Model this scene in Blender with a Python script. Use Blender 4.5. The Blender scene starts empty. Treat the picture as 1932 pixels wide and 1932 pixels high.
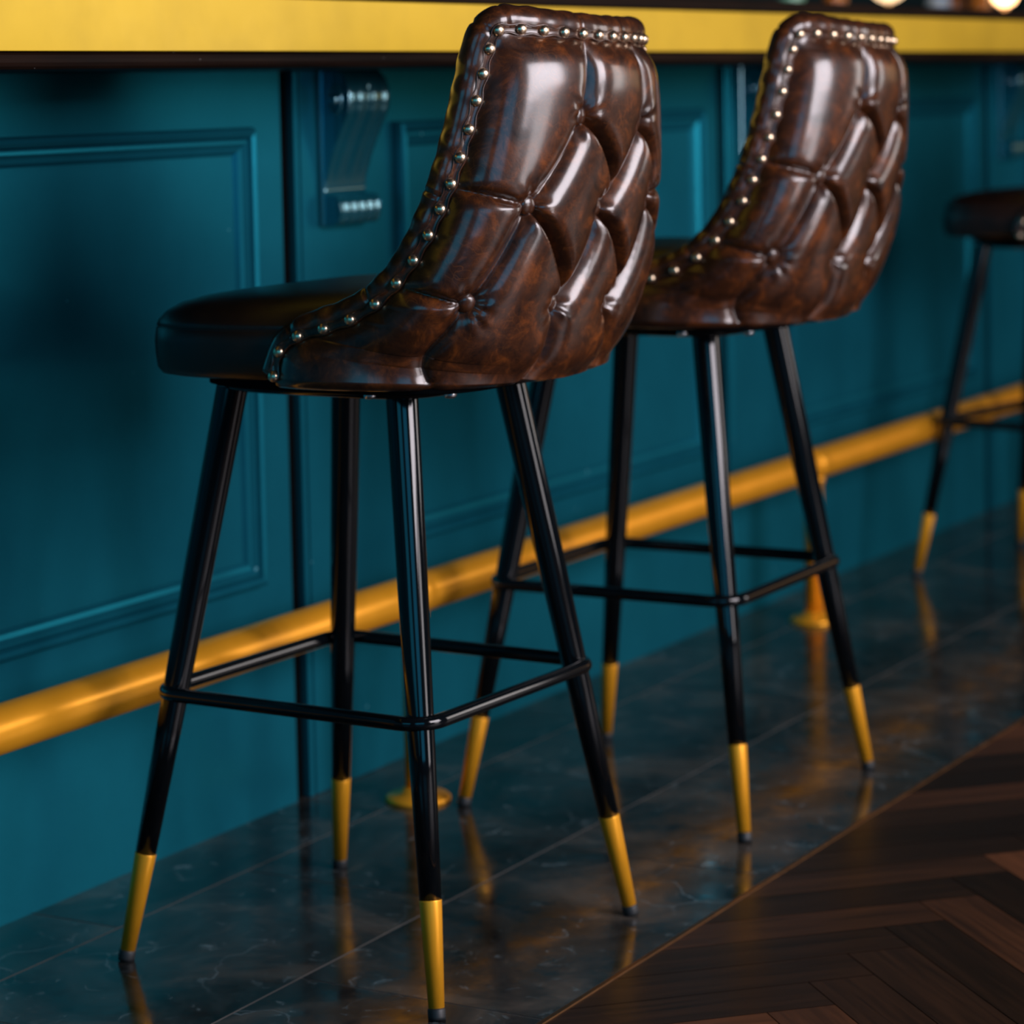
import bpy, bmesh, math, random
import numpy as np
from mathutils import Vector, Matrix

# ------------------------------------------------------------------ camera
sc = bpy.context.scene
COL = sc.collection
cd = bpy.data.cameras.new('camera'); cam = bpy.data.objects.new('camera', cd); COL.objects.link(cam)
CP = (0.0, -2.186915, 1.013453)
CR = (0.493123, -0.869727, -0.020130); CU = (0.073391, 0.018533, 0.997131); CF = (0.866859, 0.493185, -0.072969)
cam.matrix_world = Matrix(((CR[0], CU[0], -CF[0], CP[0]), (CR[1], CU[1], -CF[1], CP[1]), (CR[2], CU[2], -CF[2], CP[2]), (0, 0, 0, 1)))
cd.sensor_fit = 'HORIZONTAL'; cd.sensor_width = 36.0
cd.lens = 36.0 * 5197.8 / 1932.0
cd.shift_x = 0.0; cd.shift_y = -(966.0 - 538.1) / 1932.0
cd.clip_start = 0.05; cd.clip_end = 60
cd.dof.use_dof = True; cd.dof.focus_distance = 2.78; cd.dof.aperture_fstop = 4.6
sc.camera = cam

# ------------------------------------------------------------------ world, lights, exposure
w = bpy.data.worlds.new('world'); sc.world = w; w.use_nodes = True
bg = w.node_tree.nodes['Background']; bg.inputs[0].default_value = (0.16, 0.30, 0.42, 1); bg.inputs[1].default_value = 0.025

def area(name, loc, target, sx, sy, col, power):
    l = bpy.data.lights.new(name, 'AREA'); l.shape = 'RECTANGLE'; l.size = sx; l.size_y = sy
    l.color = col; l.energy = power
    o = bpy.data.objects.new(name, l); COL.objects.link(o); o.location = loc
    o.rotation_euler = (Vector(target) - Vector(loc)).to_track_quat('-Z', 'Y').to_euler()
    return o
area('daylight_window', (2.75, -4.3, 1.95), (2.75, 0, 0.9), 2.3, 1.5, (1.0, 0.92, 0.99), 190)
area('daylight_window_low', (2.9, -4.3, 0.62), (2.9, 0, 0.5), 1.0, 0.95, (1.0, 0.93, 0.96), 20)
area('blue_window', (-1.0, -4.0, 1.5), (2.4, -0.3, 0.8), 2.2, 1.7, (0.035, 0.42, 0.75), 34)
area('left_window', (-3.0, -1.0, 1.75), (2.0, -1.0, 0.9), 2.4, 1.5, (0.03, 0.45, 0.75), 26)
area('second_window', (7.3, -4.3, 1.6), (6.2, 0, 0.8), 1.6, 2.0, (0.96, 0.88, 0.86), 56)
area('far_orange_fill', (12.0, -4.3, 1.6), (8.5, 0, 0.9), 3.0, 1.8, (1.0, 0.55, 0.25), 14)  # added orange fill, no known source; warms the far end of the brass band

sc.view_settings.view_transform = 'Standard'; sc.view_settings.look = 'None'
sc.view_settings.gamma = 1.0; sc.view_settings.use_curve_mapping = False
sc.view_settings.exposure = 0.0

# ------------------------------------------------------------------ helpers
def tag(o, label=None, cat=None, group=None, kind=None):
    if label: o['label'] = label
    if cat: o['category'] = cat
    if group: o['group'] = group
    if kind: o['kind'] = kind
    return o

def empty(name, loc, rz=0):
    o = bpy.data.objects.new(name, None); COL.objects.link(o); o.location = loc; o.rotation_euler = (0, 0, rz)
    o.empty_display_size = 0.1
    return o

class MB:
    def __init__(s): s.v = []; s.f = []; s.sm = []
    def add(s, v, f, smooth=True):
        n = len(s.v); s.v += [tuple(map(float, p)) for p in v]; s.f += [tuple(i + n for i in q) for q in f]; s.sm += [smooth] * len(f)
        return s
    def box(s, x0, x1, y0, y1, z0, z1):
        v = [(x0, y0, z0), (x1, y0, z0), (x1, y1, z0), (x0, y1, z0), (x0, y0, z1), (x1, y0, z1), (x1, y1, z1), (x0, y1, z1)]
        return s.add(v, [(0, 3, 2, 1), (4, 5, 6, 7), (0, 1, 5, 4), (1, 2, 6, 5), (2, 3, 7, 6), (3, 0, 4, 7)], False)
    def grid(s, P, closed_u=False, closed_v=False, flip=False):
        P = np.asarray(P); m, n = P.shape[:2]; f = []
        for i in range(m - (0 if closed_v else 1)):
            for j in range(n - (0 if closed_u else 1)):
                a, b, c, d = i * n + j, i * n + (j + 1) % n, ((i + 1) % m) * n + (j + 1) % n, ((i + 1) % m) * n + j
                f.append((d, c, b, a) if flip else (a, b, c, d))
        return s.add(P.reshape(-1, 3), f)
    def lathe(s, prof, org=(0, 0, 0), axis=(0, 0, 1), seg=24):
        A = Vector(axis).normalized(); X = A.orthogonal().normalized(); Y = A.cross(X); o = Vector(org); P = []
        for r, h in prof:
            P.append([tuple(o + A * h + (X * math.cos(2 * math.pi * k / seg) + Y * math.sin(2 * math.pi * k / seg)) * r) for k in range(seg)])
        n0 = len(s.v)
        s.grid(P, closed_u=True)
        s.f.append(tuple(n0 + k for k in reversed(range(seg)))); s.sm.append(False)
        m = n0 + (len(prof) - 1) * seg
        s.f.append(tuple(m + k for k in range(seg))); s.sm.append(False)
        return s
    def tube(s, pts, r, seg=12, closed=False, caps=True):
        pts = np.asarray(pts, float); n = len(pts)
        rr = np.full(n, r) if np.isscalar(r) else np.asarray(r)
        T = np.roll(pts, -1, 0) - np.roll(pts, 1, 0) if closed else np.gradient(pts, axis=0)
        T /= np.linalg.norm(T, axis=1)[:, None]
        up = np.array([0, 0, 1.]) if abs(T[0][2]) < .9 else np.array([1., 0, 0])
        N = up - T[0] * (up @ T[0]); N /= np.linalg.norm(N); P = []
        for i in range(n):
            N = N - T[i] * (N @ T[i]); N /= np.linalg.norm(N); B = np.cross(T[i], N)
            P.append([pts[i] + rr[i] * (N * math.cos(2 * math.pi * k / seg) + B * math.sin(2 * math.pi * k / seg)) for k in range(seg)])
        n0 = len(s.v)
        s.grid(P, closed_u=True, closed_v=closed)
        if caps and not closed:
            s.f.append(tuple(n0 + k for k in reversed(range(seg)))); s.sm.append(False)
            s.f.append(tuple(n0 + (n - 1) * seg + k for k in range(seg))); s.sm.append(False)
        return s
    def build(s, name, mat, parent=None, bevel=0, recalc=True):
        me = bpy.data.meshes.new(name); me.from_pydata(s.v, [], s.f)
        me.polygons.foreach_set('use_smooth', s.sm)
        if recalc or bevel:
            bm = bmesh.new(); bm.from_mesh(me)
            if bevel:
                es = [e for e in bm.edges if len(e.link_faces) == 2 and e.calc_face_angle(0) > .6]
                bmesh.ops.bevel(bm, geom=es, offset=bevel, segments=3, profile=.5, affect='EDGES')
            bmesh.ops.recalc_face_normals(bm, faces=bm.faces); bm.to_mesh(me); bm.free()
        me.materials.append(mat)
        o = bpy.data.objects.new(name, me); COL.objects.link(o)
        if parent: o.parent = parent
        return o

# ------------------------------------------------------------------ materials
class NT:
    def __init__(s, name):
        s.m = bpy.data.materials.new(name); s.m.use_nodes = True; s.t = s.m.node_tree
        s.b = s.t.nodes['Principled BSDF']
    def n(s, typ, **kw):
        x = s.t.nodes.new(typ)
        for k, v in kw.items():
            if k in x.inputs: x.inputs[k].default_value = v
            else: setattr(x, k, v)
        return x
    def l(s, a, b): s.t.links.new(a, b)
    def coord(s, which='Object', scale=(1, 1, 1)):
        c = s.n('ShaderNodeTexCoord'); m = s.n('ShaderNodeMapping'); m.inputs['Scale'].default_value = scale
        s.l(c.outputs[which], m.inputs['Vector']); return m.outputs[0]
    def noise(s, vec, scale, detail=5, rough=.55, dist=0):
        x = s.n('ShaderNodeTexNoise'); x.inputs['Scale'].default_value = scale; x.inputs['Detail'].default_value = detail
        x.inputs['Roughness'].default_value = rough; x.inputs['Distortion'].default_value = dist
        s.l(vec, x.inputs['Vector']); return x.outputs['Fac']
    def ramp(s, fac, stops):
        x = s.n('ShaderNodeValToRGB'); e = x.color_ramp.elements
        while len(e) < len(stops): e.new(.5)
        for i, (p, c) in enumerate(stops):
            e[i].position = p; e[i].color = tuple(c) + (1,) if len(c) == 3 else c
        s.l(fac, x.inputs[0]); return x.outputs[0]
    def mix(s, fac, a, b, mode='MIX'):
        x = s.n('ShaderNodeMix'); x.data_type = 'RGBA'; x.blend_type = mode
        for sock, v in ((x.inputs[0], fac), (x.inputs[6], a), (x.inputs[7], b)):
            if hasattr(v, 'links') or hasattr(v, 'is_linked'): s.l(v, sock)
            else: sock.default_value = v if not isinstance(v, tuple) else tuple(v) + (1,)
        return x.outputs[2]
    def bump(s, h, strength, dist, prev=None):
        x = s.n('ShaderNodeBump'); x.inputs['Strength'].default_value = strength; x.inputs['Distance'].default_value = dist
        s.l(h, x.inputs['Height'])
        if prev is not None: s.l(prev, x.inputs['Normal'])
        return x.outputs[0]
    def set(s, **kw):
        for k, v in kw.items():
            k = k.replace('_', ' ')
            if hasattr(v, 'is_linked'): s.l(v, s.b.inputs[k])
            else: s.b.inputs[k].default_value = v if not (isinstance(v, tuple) and len(v) == 3) else v + (1,)
        return s.m

def teal_gloss(t, c, nb, col, rough, fac):
    t.set(Base_Color=c, Roughness=.9, Specular_IOR_Level=0.0)
    g = t.n('ShaderNodeBsdfGlossy'); g.inputs['Color'].default_value = tuple(col) + (1,); g.inputs['Roughness'].default_value = rough
    if nb is not None: t.l(nb, g.inputs['Normal']); t.l(nb, t.b.inputs['Normal'])
    m = t.n('ShaderNodeMixShader'); m.inputs[0].default_value = fac
    t.l(t.b.outputs[0], m.inputs[1]); t.l(g.outputs[0], m.inputs[2]); t.l(m.outputs[0], t.t.nodes['Material Output'].inputs['Surface'])
    return t.m
NT.sheen = teal_gloss

def mat_leather():
    t = NT('brown_leather'); v = t.coord()
    a = t.ramp(t.noise(v, 34, 9, .72, .5), [(.34, (.010, .0038, .0024)), (.52, (.044, .0128, .0042)), (.70, (.150, .038, .0066))])
    vo = t.n('ShaderNodeTexVoronoi'); vo.feature = 'DISTANCE_TO_EDGE'; vo.inputs['Scale'].default_value = 75
    nz = t.n('ShaderNodeTexNoise'); nz.inputs['Scale'].default_value = 18; t.l(v, nz.inputs['Vector'])
    mv = t.mix(.09, v, nz.outputs['Color'], 'ADD'); t.l(mv, vo.inputs['Vector'])
    vein = t.ramp(vo.outputs['Distance'], [(0, (1, 1, 1)), (.035, (0, 0, 0))])
    mask = t.ramp(t.noise(v, 9, 3), [(.45, (0, 0, 0)), (.62, (.3, .3, .3))])
    vm = t.mix(1.0, vein, mask, 'MULTIPLY')
    c = t.mix(vm, a, (.24, .075, .014))
    g = t.noise(v, 420, 3, .6); g2 = t.noise(v, 95, 4, .6)
    nb = t.bump(g2, .10, .002, t.bump(g, .22, .0006))
    r = t.ramp(t.noise(v, 60, 4), [(.3, (.34,) * 3), (.7, (.44,) * 3)])
    return t.set(Base_Color=c, Roughness=r, Normal=nb, Coat_Weight=.9, Coat_Roughness=.18, Specular_IOR_Level=.2)
def mat_seat_leather():
    t = NT('dark_seat_leather'); v = t.coord()
    a = t.ramp(t.noise(v, 22, 6, .6), [(.35, (.005, .003, .0025)), (.7, (.022, .008, .004))])
    return t.set(Base_Color=a, Roughness=.36, Normal=t.bump(t.noise(v, 380, 3), .2, .0006))
def mat_paint():
    t = NT('teal_paint'); v = t.coord()
    a = t.ramp(t.noise(v, 3.5, 6, .6), [(.3, (.0035, .056, .082)), (.7, (.0048, .075, .108))])
    s = t.ramp(t.noise(v, 55, 2, .5), [(.775, (0, 0, 0)), (.80, (1, 1, 1))])
    c = t.mix(s, a, (.10, .30, .36))
    nb = t.bump(t.noise(v, 220, 3), .12, .0006)
    return t.sheen(c, nb, (.03, .62, .85), .26, .085)
def mat_brass(name, col, rough, noise_amt=.08, metal=1.0):
    t = NT(name); v = t.coord()
    r = t.ramp(t.noise(v, 30, 4), [(.3, (rough - noise_amt,) * 3), (.7, (rough + noise_amt,) * 3)])
    c = t.mix(t.ramp(t.noise(v, 9, 5), [(.4, (0, 0, 0)), (.75, (.5, .5, .5))]), tuple(col), tuple(x * .72 for x in col))
    return t.set(Base_Color=c, Metallic=metal, Roughness=r)
def mat_simple(name, col, rough, metal=0.0, coat=0.0, **kw):
    t = NT(name); v = t.coord()
    c = t.mix(t.noise(v, 40, 4), tuple(x * .8 for x in col), tuple(min(1, x * 1.2) for x in col))
    return t.set(Base_Color=c, Roughness=rough, Metallic=metal, Coat_Weight=coat, Coat_Roughness=.06, **kw)
def mat_marble():
    t = NT('dark_marble'); v = t.coord()
    at = t.n('ShaderNodeAttribute'); at.attribute_name = 'rnd'
    sh = t.mix(1.0, v, at.outputs['Color'], 'ADD')
    base = t.ramp(t.noise(sh, 5, 9, .65, .8), [(.36, (.006, .007, .007)), (.52, (.022, .022, .021)), (.68, (.075, .062, .050))])
    blot = t.ramp(t.noise(sh, 20, 5, .7, 1.2), [(.60, (0, 0, 0)), (.70, (.6, .6, .6))])
    c = t.mix(blot, base, (.14, .19, .21))
    vo = t.n('ShaderNodeTexVoronoi'); vo.feature = 'DISTANCE_TO_EDGE'; vo.inputs['Scale'].default_value = 3.2
    nz = t.n('ShaderNodeTexNoise'); nz.inputs['Scale'].default_value = 3; nz.inputs['Detail'].default_value = 6; t.l(sh, nz.inputs['Vector'])
    t.l(t.mix(.5, sh, nz.outputs['Color'], 'ADD'), vo.inputs['Vector'])
    vein = t.ramp(vo.outputs['Distance'], [(0, (.4, .4, .4)), (.008, (0, 0, 0))])
    c = t.mix(t.mix(1.0, vein, t.ramp(t.noise(sh, 2.3, 2), [(.5, (0, 0, 0)), (.6, (1, 1, 1))]), 'MULTIPLY'), c, (.22, .30, .34))
    r = t.ramp(t.noise(v, 14, 6, .7), [(.35, (.07,) * 3), (.65, (.24,) * 3)])
    return t.set(Base_Color=c, Roughness=r, Specular_IOR_Level=.45, Normal=t.bump(t.noise(v, 9, 4), .12, .003))
def mat_parquet():
    t = NT('dark_parquet'); v = t.coord('UV', (1.5, 26, 1))
    at = t.n('ShaderNodeAttribute'); at.attribute_name = 'rnd'
    sh = t.mix(1.0, v, at.outputs['Color'], 'ADD')
    g = t.noise(sh, 3, 8, .65, .4)
    a = t.ramp(g, [(.3, (.010, .0045, .003)), (.7, (.042, .017, .008))])
    sep = t.n('ShaderNodeSeparateColor'); t.l(at.outputs['Color'], sep.inputs[0])
    k = t.ramp(sep.outputs[0], [(0, (.25, .25, .25)), (.6, (.8, .8, .8)), (1, (3.4, 2.9, 2.3))])
    c = t.mix(1.0, a, k, 'MULTIPLY')
    return t.set(Base_Color=c, Roughness=.36, Specular_IOR_Level=.3, Normal=t.bump(g, .15, .001))
def mat_wood():
    t = NT('dark_wood'); v = t.coord('Object', (1, 14, 14))
    g = t.noise(v, 4, 7, .6)
    a = t.ramp(g, [(.3, (.0018, .0014, .0013)), (.7, (.012, .0048, .0026))])
    v2 = t.coord('Object', (1, 2.5, 2.5))
    s = t.ramp(t.noise(v2, 38, 3, .7), [(.735, (0, 0, 0)), (.76, (.8, .8, .8))])
    return t.set(Base_Color=t.mix(s, a, (.28, .26, .25)), Roughness=.5, Specular_IOR_Level=.06)
def mat_glass(name, col, rough=.02):
    t = NT(name); return t.set(Base_Color=col, Roughness=rough, Transmission_Weight=1.0, IOR=1.45)
def mat_glow(name, col, strength):
    t = NT(name); return t.set(Base_Color=col, Emission_Color=col, Emission_Strength=strength, Roughness=.4)

LEATHER = mat_leather(); SEATL = mat_seat_leather(); PAINT = mat_paint()
FASCIA = mat_brass('brass_sheet', (.70, .455, .024), .42, .02, .35)
RAILB = mat_brass('rail_brass', (1.0, .42, .020), .36, .03, .55)
TIPB = mat_brass('tip_brass', (1.0, .425, .020), .38, .03, .5)
NAILB = mat_brass('antique_brass', (.75, .56, .38), .33)
BLACK = mat_simple('black_lacquer', (.002, .003, .004), .09, 0, .0, Specular_IOR_Level=.38)
RUBBER = mat_simple('black_rubber', (.008, .010, .012), .55)
STEEL = mat_simple('steel', (.7, .72, .75), .25, 1.0)
BOARD = mat_simple('black_board', (.002, .0025, .003), .9, Specular_IOR_Level=0.02)  # plain black; on the bar backing it stands in for gap shade
_t = NT('glossy_teal'); _v = _t.coord()
CORBELP = _t.sheen(_t.mix(_t.noise(_v, 30, 3), (.0025, .050, .070), (.0035, .070, .098)), None, (.45, .85, 1.0), .16, .30)
MARBLE = mat_marble(); PARQ = mat_parquet(); WOOD = mat_wood()
GROUT = mat_simple('grout', (.16, .15, .14), .6)
STRIP = mat_brass('edge_strip', (.28, .14, .06), .4)
WALLM = mat_simple('dark_wall', (.012, .045, .055), .7)

# ------------------------------------------------------------------ structure: floors, back wall
def attr_mesh(name, quads, mat, uvs=None, thick=0):
    """quads: list of 4 corner lists; each gets its own random colour"""
    me = bpy.data.meshes.new(name); vs = []; fs = []
    for q in quads:
        n = len(vs); vs += q; fs.append((n, n + 1, n + 2, n + 3))
    me.from_pydata(vs, [], fs); me.materials.append(mat)
    ca = me.color_attributes.new('rnd', 'FLOAT_COLOR', 'CORNER'); rg = random.Random(5); d = []
    for q in quads:
        c = [rg.random(), rg.random() * 3, rg.random() * 3, 1]; d += c * 4
    ca.data.foreach_set('color', d)
    if uvs:
        u = me.uv_layers.new(name='UVMap'); u.data.foreach_set('uv', [x for q in uvs for p in q for x in p])
    o = bpy.data.objects.new(name, me); COL.objects.link(o); return o

YB = -0.757
g = .0013; quads = []
rows = [(0.02, -.135, 0.33), (-.135, -.44, 0.0), (-.44, YB, 0.27)]
for (y1, y0, off) in rows:
    for k in range(-8, 24):
        x0 = 2.88 + .6 * k + off; x1 = x0 + .6
        quads.append([(x0 + g, y0 + g, 0), (x1 - g, y0 + g, 0), (x1 - g, y1 - g, 0), (x0 + g, y1 - g, 0)])
fm = attr_mesh('floor', quads, MARBLE)
me = fm.data; me.materials.append(GROUT)
bm = bmesh.new(); bm.from_mesh(me)
f = bm.faces.new([bm.verts.new(p) for p in ((-3, YB, -.0008), (18, YB, -.0008), (18, .02, -.0008), (-3, .02, -.0008))]); f.material_index = 1
bm.to_mesh(me); bm.free()
tag(fm, kind='structure')

# herringbone parquet
L_, W_ = .56, .08; quads = []; uvs = []
def clip_y(poly, ymax):
    return all(p[1] <= ymax + .6 for p in poly)
c45 = math.sqrt(.5)
def rot(p): return (c45 * (p[0] + p[1]) + 2.0, c45 * (-p[0] + p[1]) - 3.0)
gp = .0007
for i in range(-110, 130):
    for j in range(-14, 16):
        # classic herringbone lattice in plank units (length = 7 widths)
        n = 7
        bx = (i + 0) * W_ + j * n * W_; by = (i) * W_ - j * n * W_
        for hor in (0, 1):
            if hor: r_ = (bx, by, bx + n * W_, by + W_)
            else: r_ = (bx, by + W_, bx + W_, by + W_ + n * W_)
            P = [rot((r_[0] + gp, r_[1] + gp)), rot((r_[2] - gp, r_[1] + gp)), rot((r_[2] - gp, r_[3] - gp)), rot((r_[0] + gp, r_[3] - gp))]
            if min(p[1] for p in P) > YB or max(p[1] for p in P) < -6.2 or max(p[0] for p in P) < -2 or min(p[0] for p in P) > 13: continue
            quads.append([(p[0], p[1], -.0005) for p in P])
            uvs.append([(0, 0), (L_, 0), (L_, W_), (0, W_)] if hor else [(0, 0), (0, W_), (L_, W_), (L_, 0)])
fp = attr_mesh('floor.001', quads, PARQ, uvs)
bm = bmesh.new(); bm.from_mesh(fp.data)
bmesh.ops.bisect_plane(bm, geom=bm.verts[:] + bm.edges[:] + bm.faces[:], plane_co=(0, YB - .006, 0), plane_no=(0, 1, 0), clear_outer=True)
fp.data.materials.append(BOARD)
f = bm.faces.new([bm.verts.new(p) for p in ((-3, -6.3, -.0015), (18, -6.3, -.0015), (18, YB, -.0015), (-3, YB, -.0015))]); f.material_index = 1
bm.to_mesh(fp.data); bm.free()
tag(fp, kind='structure')
s = MB().box(-3, 18, YB - .007, YB - .0005, -.012, .0012).build('trim_1', STRIP, bevel=.0008); tag(s, kind='structure')
wb = MB().box(-3, 18, 2.2, 2.3, -.01, 3.0).build('wall_back', WALLM); tag(wb, kind='structure')
fb = MB().box(-3, 18, .02, 2.2, -.012, 0).build('floor.002', GROUT); tag(fb, kind='structure')

# ------------------------------------------------------------------ bar front
MOD = 1.425; K = range(-3, 7)
bar = empty('bar_counter', (3.2, 0, 0)); tag(bar, 'teal panelled bar front with mouldings, pilasters and scroll corbels', 'bar')
def bp(name, mb, mat, bevel=0, parent=None, x=0):
    par = parent or bar
    o = mb.build(name, mat, None, bevel)
    return o
def attach(o, par):
    o.parent = par; o.matrix_parent_inverse = Matrix.Translation(par.matrix_world.translation if par.type == 'EMPTY' else (0, 0, 0)).inverted()
    return o
bpy.context.view_layer.update()
X0 = 3.2
def rel(mb, dx): mb.v = [(x - dx, y, z) for x, y, z in mb.v]; return mb
o = rel(MB().box(-1.6, 12.6, .008, .06, 0, 1.0375), X0).build('gap_shade_backing', BOARD, bar)  # shallow backing, coloured black to stand in for the shade in the gaps

def frame_rings(mb, x0, x1, z0, z1, prof):
    P = []
    for ins, y in prof:
        P.append([(x0 + ins, y, z0 + ins), (x1 - ins, y, z0 + ins), (x1 - ins, y, z1 - ins), (x0 + ins, y, z1 - ins)])
    n0 = len(mb.v); mb.grid(P, closed_u=True); mb.sm[-(len(prof) - 1) * 4:] = [False] * ((len(prof) - 1) * 4)
    return mb
MPROF = [(a, b * 1.35) for a, b in [(0, .002), (0, -.006), (.003, -.012), (.008, -.0145), (.013, -.012), (.0155, -.007), (.018, -.009), (.022, -.0095), (.027, -.006), (.033, -.0045), (.040, .002)]]
def pilaster_mb():
    m = MB(); x0 = .022; x1 = .205
    m.box(x0 + .017, x1 + .0195, -.005, .0078, 0, 1.038)
    m.box(x0, x0 + .012, -.006, .0078, 0, 1.038)
    m.box(x0 + .010, x1 - .010, .002, .0078, 0, 1.038)
    return m
# corbel: scrolled side profile swept across its width, with carved lobes on the face
def corbel_mb():
    pr = []
    def arc(cx, cz, r, a0, a1, n):
        for k in range(n + 1):
            a = math.radians(a0 + (a1 - a0) * k / n); pr.append((cx + r * math.cos(a), cz + r * math.sin(a)))
    pr.append((.0, .222)); pr.append((.052, .222)); arc(.050, .182, .036, 70, -35, 14)
    pr += [(.066, .146), (.050, .128), (.034, .108), (.020, .088), (.009, .068), (.004, .052), (.006, .044)]
    arc(.030, .022, .021, 95, -100, 16); pr.append((.010, 0)); pr.append((0, 0))
    W = .107; nx = 41; P = []
    for d, z in pr:
        row = []
        for i in range(nx):
            x = i / (nx - 1); e = min(x, 1 - x) * W
            lobe = 0
            if d > .01:
                if z > .048: lobe = .0045 * math.sin(math.pi * x) - .006 * math.exp(-((x - .5) / .05) ** 2) * (1 if .07 < z < .2 else .3) - .004 * (math.exp(-((x - .16) / .04) ** 2) + math.exp(-((x - .84) / .04) ** 2))
                else: lobe = .0016 * math.cos(2 * math.pi * x * 5)
            rd = .004 * max(0, 1 - e / .004) ** 2
            row.append((x * W, -(d + (lobe - rd) * min(1, d / .02)), z))
        P.append(row)
    m = MB().grid(P)
    n = len(pr)
    m.add([(0, -d, z) for d, z in pr], [tuple(range(n))], False); m.add([(W, -d, z) for d, z in pr], [tuple(reversed(range(n)))], False)
    return m
def rosette_mb():
    m = MB()
    for r0, r1, x in ((.016, .022, -.003), (.002, .009, -.005)):
        pts = [(x * .3, -.044 + (r0 + r1) / 2 * math.cos(a), .180 + (r0 + r1) / 2 * math.sin(a)) for a in np.linspace(0, 2 * math.pi, 25)[:-1]]
        m.tube(pts, (r1 - r0) / 2, 8, closed=True)
    m.lathe([(.009, 0), (.008, .004), (.004, .0065), (.0005, .007)], (0, -.044, .180), (-1, 0, 0), 16)
    return m
CM = corbel_mb(); RM = rosette_mb()
firstc = firstp = firstr = firstb = None
for k in K:
    xg = MOD * k
    if xg + X0 < -1: continue
    # stile board between pilasters with its framed panel
    a = xg - MOD + .225; b = xg - .003
    m = MB().box(a, b, 0, .0078, 0, 1.038)
    pb = m.build('panel_board', PAINT, bar)
    fr = frame_rings(MB(), xg - MOD + .29, xg - .083, .325, .961, MPROF); mo = fr.build('panel_moulding', PAINT, pb)
    fl = MB().box(xg - MOD + .33, xg - .123, -.0015, 0.001, .365, .921).build('raised_field', PAINT, pb)
    if firstp is None:
        CM.v = [(x, y * .56, z) for x, y, z in CM.v]; RM.v = [(x, y * .56, z) for x, y, z in RM.v]
        firstp = pilaster_mb().build('pilaster', PAINT, bar, bevel=.002)
        firstb = MB().box(.080, .197, -.0125, -.007, .815, 1.038).build('corbel_plate', CORBELP, firstp, bevel=.002)
        firstc = CM.build('corbel', CORBELP, firstp); firstr = RM.build('rosette', CORBELP, firstp)
        firstc.location = firstr.location = (.085, -.0115, .816)
        pil = firstp
    else:
        pil = firstp.copy(); COL.objects.link(pil); pil.parent = bar
        for s_ in (firstb, firstc, firstr):
            c = s_.copy(); COL.objects.link(c); c.parent = pil
    pil.location = (xg, 0, 0)

# ------------------------------------------------------------------ countertop
ct = empty('bar_countertop', (3.2, -.3, 1.038)); tag(ct, 'long dark bar countertop edged with a wide polished brass band', 'countertop')
def ctp(name, x0, x1, y0, y1, z0, z1, mat, bev):
    return MB().box(x0 - 3.2, x1 - 3.2, y0 + .3, y1 + .3, z0 - 1.038, z1 - 1.038).build(name, mat, ct, bev)
ctp('top_slab', -1.5, 12.5, -.306, .42, 1.1215, 1.141, WOOD, .003)
tag(ctp('brass_band', -1.5, 12.5, -.300, -.290, 1.058, 1.1215, FASCIA, .001), 'wide polished brass band')
ctp('core', -1.5, 12.5, -.290, .40, 1.058, 1.1215, WOOD, 0)
ctp('underside_board', -1.5, 12.5, -.297, .02, 1.038, 1.058, WOOD, .008)

# ------------------------------------------------------------------ foot rail
fr_ = empty('foot_rail', (3.28, -.15, 0)); tag(fr_, 'long brass foot rail running low along the teal bar', 'foot rail')
m = MB().lathe([(.0285, 0)] + [(.0285, x) for x in (2, 4, 6, 9, 13.4)], (-4.5, 0, .295), (1, 0, 0), 40); m.build('rail_tube', RAILB, fr_)
pm = None
for k in range(-2, 6):
    if pm is None:
        pm = MB().lathe([(.018, .004), (.018, .26), (.021, .262), (.021, .275)], (0, 0, 0), (0, 0, 1), 24).build('rail_post', RAILB, fr_)
        cl = MB().lathe([(.0288, -.018), (.030, -.016), (.030, .016), (.0288, .018)], (0, 0, .295), (1, 0, 0), 32).build('rail_clamp', RAILB, pm)
        fl = MB().lathe([(.047, 0), (.047, .004), (.043, .008), (.024, .011), (.020, .020)], (0, 0, 0), (0, 0, 1), 32).build('floor_flange', RAILB, pm)
        p = pm
    else:
        p = pm.copy(); COL.objects.link(p); p.parent = fr_
        for s_ in (cl, fl):
            c = s_.copy(); COL.objects.link(c); c.parent = p
    p.location = (1.42 * k, 0, 0)

# ------------------------------------------------------------------ bar stool
RIM = [(-.2334, -.0219, .6940), (-.2290, -.0255, .7259), (-.2250, -.0499, .7433), (-.2230, -.0839, .7512), (-.2209, -.118, .7618), (-.2175, -.1495, .779), (-.2129, -.1746, .8021), (-.2081, -.1933, .8266), (-.2027, -.2095, .8537), (-.1973, -.2215, .8813), (-.192, -.2323, .9082), (-.1865, -.2408, .9362), (-.1807, -.2486, .9659), (-.1747, -.2549, .9961), (-.1691, -.2600, 1.0246), (-.1639, -.2650, 1.051), (-.1595, -.2725, 1.0732)]
RIM = np.array(RIM); seg = np.r_[0, np.cumsum(np.linalg.norm(np.diff(RIM, axis=0), axis=1))]; seg /= seg[-1]
TT = [0, .2, .4, .6, .8, 1]
TG = np.linspace(0, 1, 401)
def smt(xs, ys, sig=.05):
    """dense samples of a polyline over [0,1], smoothed, with straight continuation at both ends"""
    x = np.linspace(-.3, 1.3, 641); y = np.interp(x, xs, ys)
    k0 = (ys[1] - ys[0]) / (xs[1] - xs[0]); k1 = (ys[-1] - ys[-2]) / (xs[-1] - xs[-2])
    y = np.where(x < 0, ys[0] + k0 * x, np.where(x > 1, ys[-1] + k1 * (x - 1), y))
    r = np.arange(-80, 81); w_ = np.exp(-.5 * (r * .0025 / sig) ** 2); w_ /= w_.sum()
    yp = np.pad(y, 80, mode='edge'); y = np.convolve(yp, w_, 'valid')
    return np.interp(TG, x, y)
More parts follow.
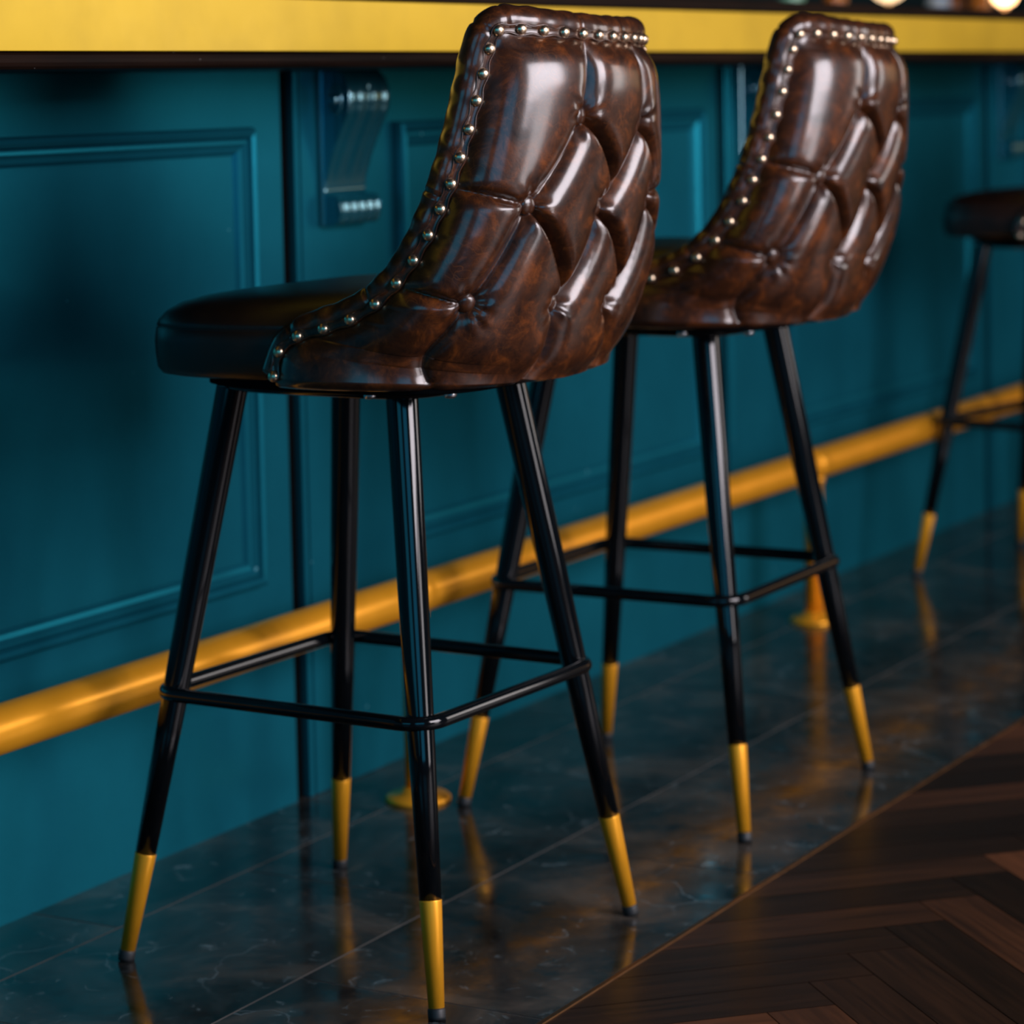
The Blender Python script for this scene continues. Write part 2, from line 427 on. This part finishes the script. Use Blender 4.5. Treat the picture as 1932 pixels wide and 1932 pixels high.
P0S = [smt(seg, RIM[:, i], .055) for i in range(3)]
_cache = {}
def itp(t, v):
    k = tuple(v)
    if k not in _cache: _cache[k] = smt(TT, v)
    return np.interp(t, TG, _cache[k])
CYG = smt([0, .1, .2, .4, .6, .8, .93, 1], [-.243, -.250, -.256, -.270, -.291, -.310, -.318, -.3165], .04)
CZG = smt([0, .1, .2, .4, .6, .8, 1], [.688, .700, .718, .782, .872, .972, 1.071], .05)
def base_S(u, t):
    """outer back surface without tufts; u in [-1,1], t in [0,1]"""
    u = np.asarray(u, float); t = np.asarray(t, float)
    P0 = np.stack([np.interp(t, seg, RIM[:, i]) for i in range(3)], -1)
    Ps = np.stack([np.interp(t, TG, g_) for g_ in P0S], -1)
    cy = np.interp(t, TG, CYG); cz = np.interp(t, TG, CZG)
    ph = np.radians(itp(t, [90, 88, 80, 62, 45, 30])); Cc = np.stack([cy * 0, cy, cz], -1)
    D = np.linalg.norm(Ps - Cc, axis=-1)
    h1 = D * itp(t, [.5, .48, .45, .42, .38, .36]); h2 = D * itp(t, [.52, .5, .46, .42, .38, .36])
    dz = Cc[..., 2] - Ps[..., 2]
    A = Ps + np.stack([np.cos(ph) * h1, -np.sin(ph) * h1, dz * .33], -1)
    B = Cc + np.stack([-h2, h2 * 0, -dz * .22], -1)
    s = (1 - np.abs(u))[..., None]
    P = (1 - s) ** 3 * P0 + 3 * (1 - s) ** 2 * s * A + 3 * (1 - s) * s * s * B + s ** 3 * Cc
    P[..., 0] = np.where(u > 0, -P[..., 0], P[..., 0])
    tp = np.clip((t - .5) / .5, 0, 1) ** 2          # the top edge sags a little to one side and in the middle
    P[..., 2] -= tp * (.012 * (P[..., 0] + .16) / .32 + .0015 * (1 - (P[..., 0] / .16) ** 2).clip(0, 1))
    return P
def surf_n(u, t, e=1e-3):
    du = base_S(np.clip(u + e, -1, 1), t) - base_S(np.clip(u - e, -1, 1), t)
    dt = base_S(u, np.clip(t + e, 0, 1)) - base_S(u, np.clip(t - e, 0, 1))
    n = np.cross(du, dt); return n / np.linalg.norm(n, axis=-1)[..., None]

UV = dict(B1L=(-.285, .812), B1R=(.35, .795), B2L=(-.565, .61), B2C=(0, .605), B2R=(.51, .61), B3L=(-.655, .36), B3CL=(-.18, .36), B3CR=(.165, .335), B3R=(.655, .36))
def curve(a, b, sag, n=14):
    a = np.array(a); b = np.array(b); d = b - a; s = np.linspace(0, 1, n)[:, None]
    nn = np.array([1.0, 0.0])
    return a + d * s + nn * sag * 4 * s * (1 - s)
CRE = []   # (uv polyline, weight, sigma)
def cre(a, b, sag=0, w=1.0, sg=.0115, fold=0):
    a = UV.get(a, a) if isinstance(a, str) else a; b = UV.get(b, b) if isinstance(b, str) else b
    CRE.append((curve(a, b, sag), w, sg, fold))
for s_ in ('L', 'R'):
    q = -1 if s_ == 'L' else 1; L = s_ == 'L'
    cre((UV['B1' + s_][0], 1.0), 'B1' + s_, .02, .75, .010)
    cre('B1' + s_, 'B2' + s_, .03 if L else .09, .85, fold=.011 * (not L))
    cre('B1' + s_, 'B2C', .17 if L else .03, fold=.011 * L)
    cre('B2' + s_, 'B3' + s_, -.01 if L else .09, .85, fold=.011 * (not L))
    cre('B2' + s_, 'B3C' + s_, .13 if L else .03, fold=.011 * L)
    cre('B2C', 'B3C' + s_, .04 if L else .13, fold=.011 * (not L))
    cre('B2' + s_, (q * 1.0, .645), 0, .6, .005)
    cre('B3' + s_, (q * 1.0, .40), 0, .6, .005)
    cre('B3' + s_, (q * .50, -.02), .03 * q, .75, .010)
    cre('B3C' + s_, (q * .16, -.02), .03, .75, .010)
BTN = ['B1L', 'B1R', 'B2L', 'B2C', 'B2R', 'B3L', 'B3CL', 'B3CR', 'B3R']
AMP = .023
def height(P, U, T):
    """pillow height above the base surface at points P (N,3)"""
    g = np.zeros(len(P)); hx = np.zeros(len(P))
    for uv, wt, sg, fold in CRE:
        C3 = base_S(uv[:, 0], np.clip(uv[:, 1], 0, 1)); d = np.full(len(P), 9.)
        sd = np.zeros(len(P)); al = np.zeros(len(P)); ns_ = len(C3) - 1
        for k, (a, b) in enumerate(zip(C3[:-1], C3[1:])):
            ab = b - a; L = ab @ ab + 1e-12; s = np.clip((P - a) @ ab / L, 0, 1); v = P - a - s[:, None] * ab; dd = np.linalg.norm(v, axis=1)
            mth = dd < d; d = np.where(mth, dd, d)
            if fold:
                um, tm_ = (uv[k] + uv[k + 1]) / 2; du = base_S(um + .01, tm_) - base_S(um - .01, tm_); du /= np.linalg.norm(du)
                nn = surf_n(um, tm_); e = np.cross(nn, ab); e *= np.sign(e @ du)
                sd = np.where(mth, v @ e, sd); al = np.where(mth, (k + s) / ns_, al)
        if fold:
            hx += .010 * np.exp(-(d / .0050) ** 2) * np.sin(np.pi * np.clip(al, 0, 1))
            wd = .005 + fold * np.sin(np.pi * np.clip(al, 0, 1)); x = d / wd
            left = np.clip(1 - x, 0, 1) ** .8 * .93 + .07 * np.exp(-d / .01)
            right = np.exp(-(d / .0048) ** 1.1)
            g = np.maximum(g, wt * np.where(sd < 0, left, right))
        else:
            g = np.maximum(g, wt * np.exp(-(d / sg) ** 1.1))
    h = AMP * (1 - g) - hx
    db = np.full(len(P), 9.)
    for b_ in BTN:
        c = base_S(*UV[b_]); dd = P - c; r = np.linalg.norm(dd, axis=1); db = np.minimum(db, r)
        n = surf_n(*UV[b_]); up = np.array([0, 0, 1.]); e1 = np.cross(up, n); e1 /= np.linalg.norm(e1); e2 = np.cross(n, e1)
        an = np.arctan2(dd @ e2, dd @ e1)
        h += .0008 * np.sin(9 * an + 1.3) * np.exp(-((r - .018) / .011) ** 2)
    h -= .007 * np.exp(-(db / .011) ** 2)
    # pinch under the nail trim
    edges = [base_S(np.full(60, -1.), np.linspace(0, 1, 60)), base_S(np.linspace(-1, 1, 60), np.ones(60)), base_S(np.full(60, 1.), np.linspace(1, 0, 60))]
    for R3 in edges:
        dr = np.full(len(P), 9.)
        for a, b in zip(R3[:-1], R3[1:]):
            ab = b - a; L = ab @ ab + 1e-12; s = np.clip((P - a) @ ab / L, 0, 1)
            dr = np.minimum(dr, np.linalg.norm(P - a - s[:, None] * ab, axis=1))
        h = h * (1 - np.exp(-(np.maximum(dr - .004, 0) / .019) ** 1.25))
    h *= 1 - .5 * np.exp(-(T / .15) ** 2)
    return h

def make_stool():
    root = empty('bar_stool', (0, 0, 0))
    # ---- legs, splayed and tapered
    ZT = .668
    feet = {'A': (-.2164, .2291, -.1147, .1276), 'B': (.2164, .2291, .1147, .1276), 'C': (-.2159, -.2062, -.1133, -.1094), 'D': (.2159, -.2062, .1133, -.1094)}
    for key, (x0, y0, x1, y1) in feet.items():
        a = Vector((x0, y0, 0)); b = Vector((x1, y1, ZT)); ax = (b - a).normalized(); L = (b - a).length; kz = L / ZT
        def at(z): return z * kz
        lg = MB().lathe([(.0122, at(.124)), (.0150, at(.28)), (.0172, at(.46)), (.0181, at(.60)), (.0185, at(ZT - .001)), (.0185, at(ZT))], a, ax, 32).build('leg', BLACK, root)
        tag(MB().lathe([(.0088, at(.012)), (.0126, at(.1245)), (.0126, at(.1255)), (.0118, at(.1258))], a, ax, 32).build('brass_tip', TIPB, lg), 'polished brass leg tip')
        MB().lathe([(.0096, .0006), (.0098, at(.004)), (.0098, at(.011)), (.0086, at(.0135))], a, ax, 24).build('foot_cap', RUBBER, lg)
    # ---- footrest ring outside the legs
    def lp(key, z):
        x0, y0, x1, y1 = feet[key]; s = z / ZT; return (x0 + (x1 - x0) * s, y0 + (y1 - y0) * s)
    zr = .315; xe = lp('A', zr)[0]; yf = lp('A', zr)[1] + .019; yr = lp('C', zr)[1] - .019; xe = abs(xe) + .019; rc = .036; pts = []
    for cx, cy, a0 in ((xe - rc, yf - rc, 0), (-xe + rc, yf - rc, 90), (-xe + rc, yr + rc, 180), (xe - rc, yr + rc, 270)):
        for k in range(13):
            a = math.radians(a0 + 90 * k / 12); pts.append((cx + rc * math.cos(a), cy + rc * math.sin(a), zr))
    MB().tube(pts, .0083, 16, closed=True).build('footrest_ring', BLACK, root)
    # ---- seat pan, mounting plate, bolts
    m = MB()
    def slab(a, b, yc, z0, z1, n=48, e=5, inset=.01):
        rings = []
        for z, s in ((z0, 1 - inset * 1.0 / a), (z0 + .003, 1), (z1, 1)):
            rings.append([(a * s * math.copysign(abs(math.cos(t)) ** (2 / e), math.cos(t)), yc + b * s * math.copysign(abs(math.sin(t)) ** (2 / e), math.sin(t)), z) for t in np.linspace(0, 2 * math.pi, n + 1)[:-1]])
        m.grid(rings, closed_u=True); m.f.append(tuple(len(m.v) - 3 * n + k for k in reversed(range(n)))); m.sm.append(False)
        m.f.append(tuple(len(m.v) - n + k for k in range(n))); m.sm.append(False)
    slab(.150, .150, -.005, .6655, .678); m.build('mounting_frame', BLACK, root)
    m = MB(); slab(.205, .185, -.04, .677, .692, e=4); m.build('seat_pan', BOARD, root)
    for (x, y) in ((-.155, -.095), (-.115, -.175), (.155, -.095), (.115, -.175)):
        MB().lathe([(.0075, 0), (.0075, .007), (.006, .0095), (.004, .010)], (x, y, .678), (0, 0, -1), 12).build('bolt', STEEL, root)
    # ---- seat cushion
    a, b, yc, n = .229, .212, -.030, 96; rings = []
    prof = [(.014, .690), (.004, .693), (0, .700), (-.0015, .715), (-.002, .730), (-.0005, .7445), (.0015, .7462), (.000, .748), (.002, .7535), (.009, .763), (.022, .7715), (.042, .778), (.07, .7825), (.11, .785), (.16, .786), (.2, .7865)]
    for d, z in prof:
        aa, bb = a - d, b - d * .95; e = 7 - min(d, .2) * 20
        rings.append([(aa * math.copysign(abs(math.cos(t)) ** (2 / e), math.cos(t)), yc + bb * math.copysign(abs(math.sin(t)) ** (2 / e), math.sin(t)), z) for t in np.linspace(0, 2 * math.pi, n + 1)[:-1]])
    RG = np.array(rings)
    q_ = np.clip((-.03 - RG[..., 1]) / .185, 0, .9995)
    lim = .196 * (1 - q_ ** 2.4) ** .42; f_ = np.clip((RG[..., 1] + .045) / .03, 0, 1); lim = lim + (.240 - lim) * f_
    lim -= np.clip(.229 - np.abs(RG[..., 0]).max(axis=1), 0, 1)[:, None]
    RG[..., 0] = np.sign(RG[..., 0]) * np.minimum(np.abs(RG[..., 0]), np.maximum(lim, 0)); RG[..., 1] = np.maximum(RG[..., 1], -.213)
    rings = RG
    m = MB().grid(rings, closed_u=True); m.f.append(tuple(reversed(range(n)))); m.sm.append(False)
    m.f.append(tuple(len(m.v) - n + k for k in range(n))); m.sm.append(True)
    cush = m.build('seat_cushion', SEATL, root)
    m = MB(); r = np.array(rings[6]); r[:, 0] *= 1.002; r[:, 2] = .7458
    m.tube(r, .0012, 6, closed=True).build('seam_piping', SEATL, cush)
    # ---- outer back with deep button tufting
    nu, nt = 341, 231
    U, T = np.meshgrid(np.linspace(-1, 1, nu), np.linspace(0, 1, nt))
    Uf, Tf = U.ravel(), T.ravel(); P = base_S(Uf, Tf); N = surf_n(Uf, Tf); H = height(P, Uf, Tf)
    Q = (P + N * H[:, None]).reshape(nt, nu, 3)
    low = []   # tucked-under bottom edge
    for s_, z in ((.90, .6795), (.955, .681), (.985, .6845)):
        r = Q[0].copy(); r[:, 0] *= s_; r[:, 1] = (r[:, 1] + .03) * s_ - .03; r[:, 2] = z + (r[:, 2] - Q[0][:, 2].min()) * .3; low.append(r)
    G = np.concatenate([np.array(low), Q]); back = MB().grid(G).build('backrest', LEATHER, root, recalc=False)
    # ---- inner lining
    U2, T2 = np.meshgrid(np.linspace(-1, 1, 81), np.linspace(0.02, 1, 61)); P2 = base_S(U2.ravel(), T2.ravel()); N2 = surf_n(U2.ravel(), T2.ravel())
    puff = .006 * (1 - U2.ravel() ** 6)
    MB().grid((P2 - N2 * (.030 + puff)[:, None]).reshape(61, 81, 3), flip=True).build('inner_lining', SEATL, root, recalc=False)
    # ---- rim path (nail line) with outward frame
    tl = np.linspace(0, 1, 150); ul = np.linspace(-1, 1, 120)[1:-1]
    uu = np.r_[np.full(150, -1.), ul, np.full(150, 1.)]; tt = np.r_[tl, np.ones(118), tl[::-1]]
    R = base_S(uu, tt); RN = surf_n(np.clip(uu, -.985, .985), np.clip(tt, .015, .985))
    cum = np.r_[0, np.cumsum(np.linalg.norm(np.diff(R, axis=0), axis=1))]; n = 520
    sres = np.linspace(0, cum[-1], n)
    R = np.stack([np.interp(sres, cum, R[:, i]) for i in range(3)], -1); RN = np.stack([np.interp(sres, cum, RN[:, i]) for i in range(3)], -1)
    def smooth(X, it):
        X = X.copy()
        for _ in range(it): X[1:-1] = (X[:-2] + 2 * X[1:-1] + X[2:]) / 4
        return X
    RN = smooth(RN, 60); RN /= np.linalg.norm(RN, axis=1)[:, None]
    Rs = smooth(R, 14); Tn = np.gradient(Rs, axis=0); Tn /= np.linalg.norm(Tn, axis=1)[:, None]
    O = np.cross(Tn, RN); O /= np.linalg.norm(O, axis=1)[:, None]
    if O[len(O) // 2][2] < 0: O = -O
    ctr = smooth(Rs - RN * .0145 + O * .0075, 30)
    rad = np.full(n, .0172); dist = sres
    Lh = cum[-1]; marks = []
    tm = [.115, .33, .62, .985]
    side = np.interp(tm, tl, cum[:150])
    marks = list(side) + [Lh - x for x in side] + [Lh / 2 - .045, Lh / 2 + .045, cum[149] + .012, Lh - cum[149] - .012]
    for mk in marks: rad -= .0022 * np.exp(-((sres - mk) / .0016) ** 2)
    rad += .0004 * np.sin(sres * 210) + .0003 * np.sin(sres * 137 + 1)
    e = np.minimum(sres, Lh - sres); rad *= np.clip(.35 + e / .012, 0, 1)
    MB().tube(ctr, rad, 28).build('rolled_edge', LEATHER, root)
    # ---- gimp band with welts
    sp = .0303; ns = 17; nl = seg * cum[149]
    nail_s = [nl[i] for i in range(1, 17)]; nail_s[0] = nl[1]
    nail_s = [nl[0] + .004] + nail_s
    topL = Lh - 2 * cum[149]; kk = 11
    nail_s += [cum[149] + topL * (i / kk) for i in range(1, kk + 1)]
    nail_s += [Lh - x for x in ([nl[0] + .004] + list(nl[1:16]))]
    nail_s = np.array(sorted(nail_s))
    ph = np.interp(sres, nail_s, np.arange(len(nail_s)))
    wv = .0052 + .0012 * np.cos(2 * math.pi * ph)
    lift = .0030
    band = []
    for k, f_ in enumerate((-1.15, -1, -.5, 0, .5, 1, 1.15)):
        hh = lift * (0 if abs(f_) > 1.1 else (.55 if abs(f_) > .9 else .25))
        band.append(Rs + O * (wv * f_)[:, None] + RN * (hh + .001))
    gb = MB().grid(np.array(band)).build('nail_band', LEATHER, back, recalc=False)
    m = MB()
    for f_ in (-1, 1):
        m.tube(Rs + O * (wv * f_)[:, None] + RN * .0022, .0011, 6)
    m.build('welt', LEATHER, back)
    # ---- nailheads
    dome = [(.0058, -.001), (.0064, .0004), (.0061, .0020), (.0050, .0037), (.0033, .0048), (.0014, .0053), (.0001, .0054)]
    nm = MB().lathe(dome, (0, 0, 0), (0, 0, 1), 20); first = None
    for sv in nail_s:
        p = [np.interp(sv, sres, Rs[:, i]) for i in range(3)]; nn = [np.interp(sv, sres, RN[:, i]) for i in range(3)]
        if first is None: first = nm.build('nailhead', NAILB, back); o = first
        else: o = first.copy(); COL.objects.link(o); o.parent = back
        o.rotation_mode = 'QUATERNION'
        o.rotation_quaternion = Vector(nn).to_track_quat('Z', 'Y'); o.location = Vector(p) + Vector(nn) * .0022
    # ---- covered buttons
    bm_ = MB().lathe([(.0090, -.008), (.0112, -.001), (.0115, .0014), (.0102, .0042), (.0070, .0062), (.0030, .0071), (.0001, .0073)], (0, 0, 0), (0, 0, 1), 24); fb_ = None
    for b_ in BTN:
        p = base_S(*UV[b_]); nn = surf_n(*UV[b_])
        if fb_ is None: fb_ = bm_.build('tufting_button', LEATHER, back); o = fb_
        else: o = fb_.copy(); COL.objects.link(o); o.parent = back
        o.rotation_mode = 'QUATERNION'
        o.rotation_quaternion = Vector(nn).to_track_quat('Z', 'Y'); o.location = Vector(p) + Vector(nn) * .0030
    return root

def copy_tree(o, parent=None):
    c = o.copy(); COL.objects.link(c); c.parent = parent
    for ch in list(o.children): copy_tree(ch, c)
    return c
GRP = 'leather bar stools along the bar'
st = make_stool()
tag(st, 'nearest brown leather bar stool with studded, button-tufted back, seen whole', 'bar stool', GRP)
s2 = copy_tree(st); tag(s2, 'middle brown leather bar stool, its seat half hidden behind the nearest one', 'bar stool', GRP)
s3 = copy_tree(st); tag(s3, 'farthest bar stool, blurred and cut off by the right edge of the photo', 'bar stool', GRP)
for o, (x, y, r) in ((st, (2.7202, -.4565, -.038)), (s2, (3.4948, -.4552, -.0008)), (s3, (5.3878, -.4145, -.168))):
    o.location = (x, y, 0); o.rotation_euler = (0, 0, r)

# ------------------------------------------------------------------ back bar: shelf, bottles, lamps
sh = empty('back_bar_shelf', (8.5, 1.2, 1.06)); tag(sh, 'dark wooden back bar shelf behind the counter carrying bottles', 'shelf')
MB().box(-2.4, 2.6, -.16, .18, 0, .04).build('shelf_board', WOOD, sh, .004)
for x in (-2.2, 0, 2.4): MB().box(x, x + .06, -.12, .14, -1.06, 0).build('shelf_leg', WOOD, sh, .004)
def bottle(name, x, y, H, r, mat, capm, label, shoulder=.62, neck=.35):
    b = empty(name, (x, y, 1.10)); tag(b, label, 'bottle', 'bottles on the back bar')
    MB().lathe([(r * .9, 0), (r, .006), (r, H * shoulder), (r * .85, H * (shoulder + .06)), (r * neck, H * (shoulder + .16)), (r * neck, H * .93), (r * neck * 1.15, H * .94), (r * neck * 1.15, H * .97)], (0, 0, 0), (0, 0, 1), 28).build('bottle_glass', mat, b)
    MB().lathe([(r * neck * 1.2, H * .955), (r * neck * 1.2, H)], (0, 0, 0), (0, 0, 1), 16).build('bottle_cap', capm, b)
    MB().lathe([(r * 1.012, H * .18), (r * 1.012, H * .45)], (0, 0, 0), (0, 0, 1), 28).build('paper_label', mat_simple(name + '_paper', (.5, .4, .25), .6), b)
bottle('gin_bottle', 7.74, 1.22, .30, .038, mat_simple('green_gin', (.35, .75, .5), .08), STEEL, 'pale green bottle, farthest left of the blurred back bar row')
bottle('liqueur_bottle', 8.03, 1.20, .29, .036, mat_simple('orange_liqueur', (.75, .22, .03), .08), STEEL, 'orange liqueur bottle right of the pale green one')
bottle('vodka_bottle', 8.88, 1.18, .31, .040, mat_simple('blue_clear', (.35, .5, .65), .05), STEEL, 'clear bluish bottle between the two glowing lamps')
bottle('whiskey_bottle', 9.10, 1.22, .29, .042, mat_simple('brown_whiskey', (.30, .09, .02), .08), NAILB, 'brown whiskey bottle beside the bluish one')
bottle('amber_bottle', 9.33, 1.20, .28, .040, mat_simple('amber_spirit', (.8, .25, .04), .08), NAILB, 'amber bottle just left of the brightest lamp')
def lamp(name, x, y, r, zc, mat, label):
    b = empty(name, (x, y, 1.10)); tag(b, label, 'lamp')
    MB().lathe([(.045, 0), (.045, .008), (.008, .014), (.006, zc - 1.10 - r * .9)], (0, 0, 0), (0, 0, 1), 24).build('lamp_base', NAILB, b)
    pr = [(max(.0005, r * math.sin(a)), zc - 1.10 - r * math.cos(a)) for a in np.linspace(.02, math.pi - .02, 18)]
    MB().lathe(pr, (0, 0, 0), (0, 0, 1), 28).build('glass_globe', mat, b)
lamp('globe_lamp', 9.60, 1.20, .045, 1.305, mat_glow('warm_glow', (1.0, .55, .25), 9), 'small round warm lamp, brightest spot at the top right')
lamp('globe_lamp', 8.58, 1.24, .065, 1.325, mat_glow('cream_glow', (1.0, .68, .38), 3), 'cream globe lamp between orange and bluish bottles on the back bar')
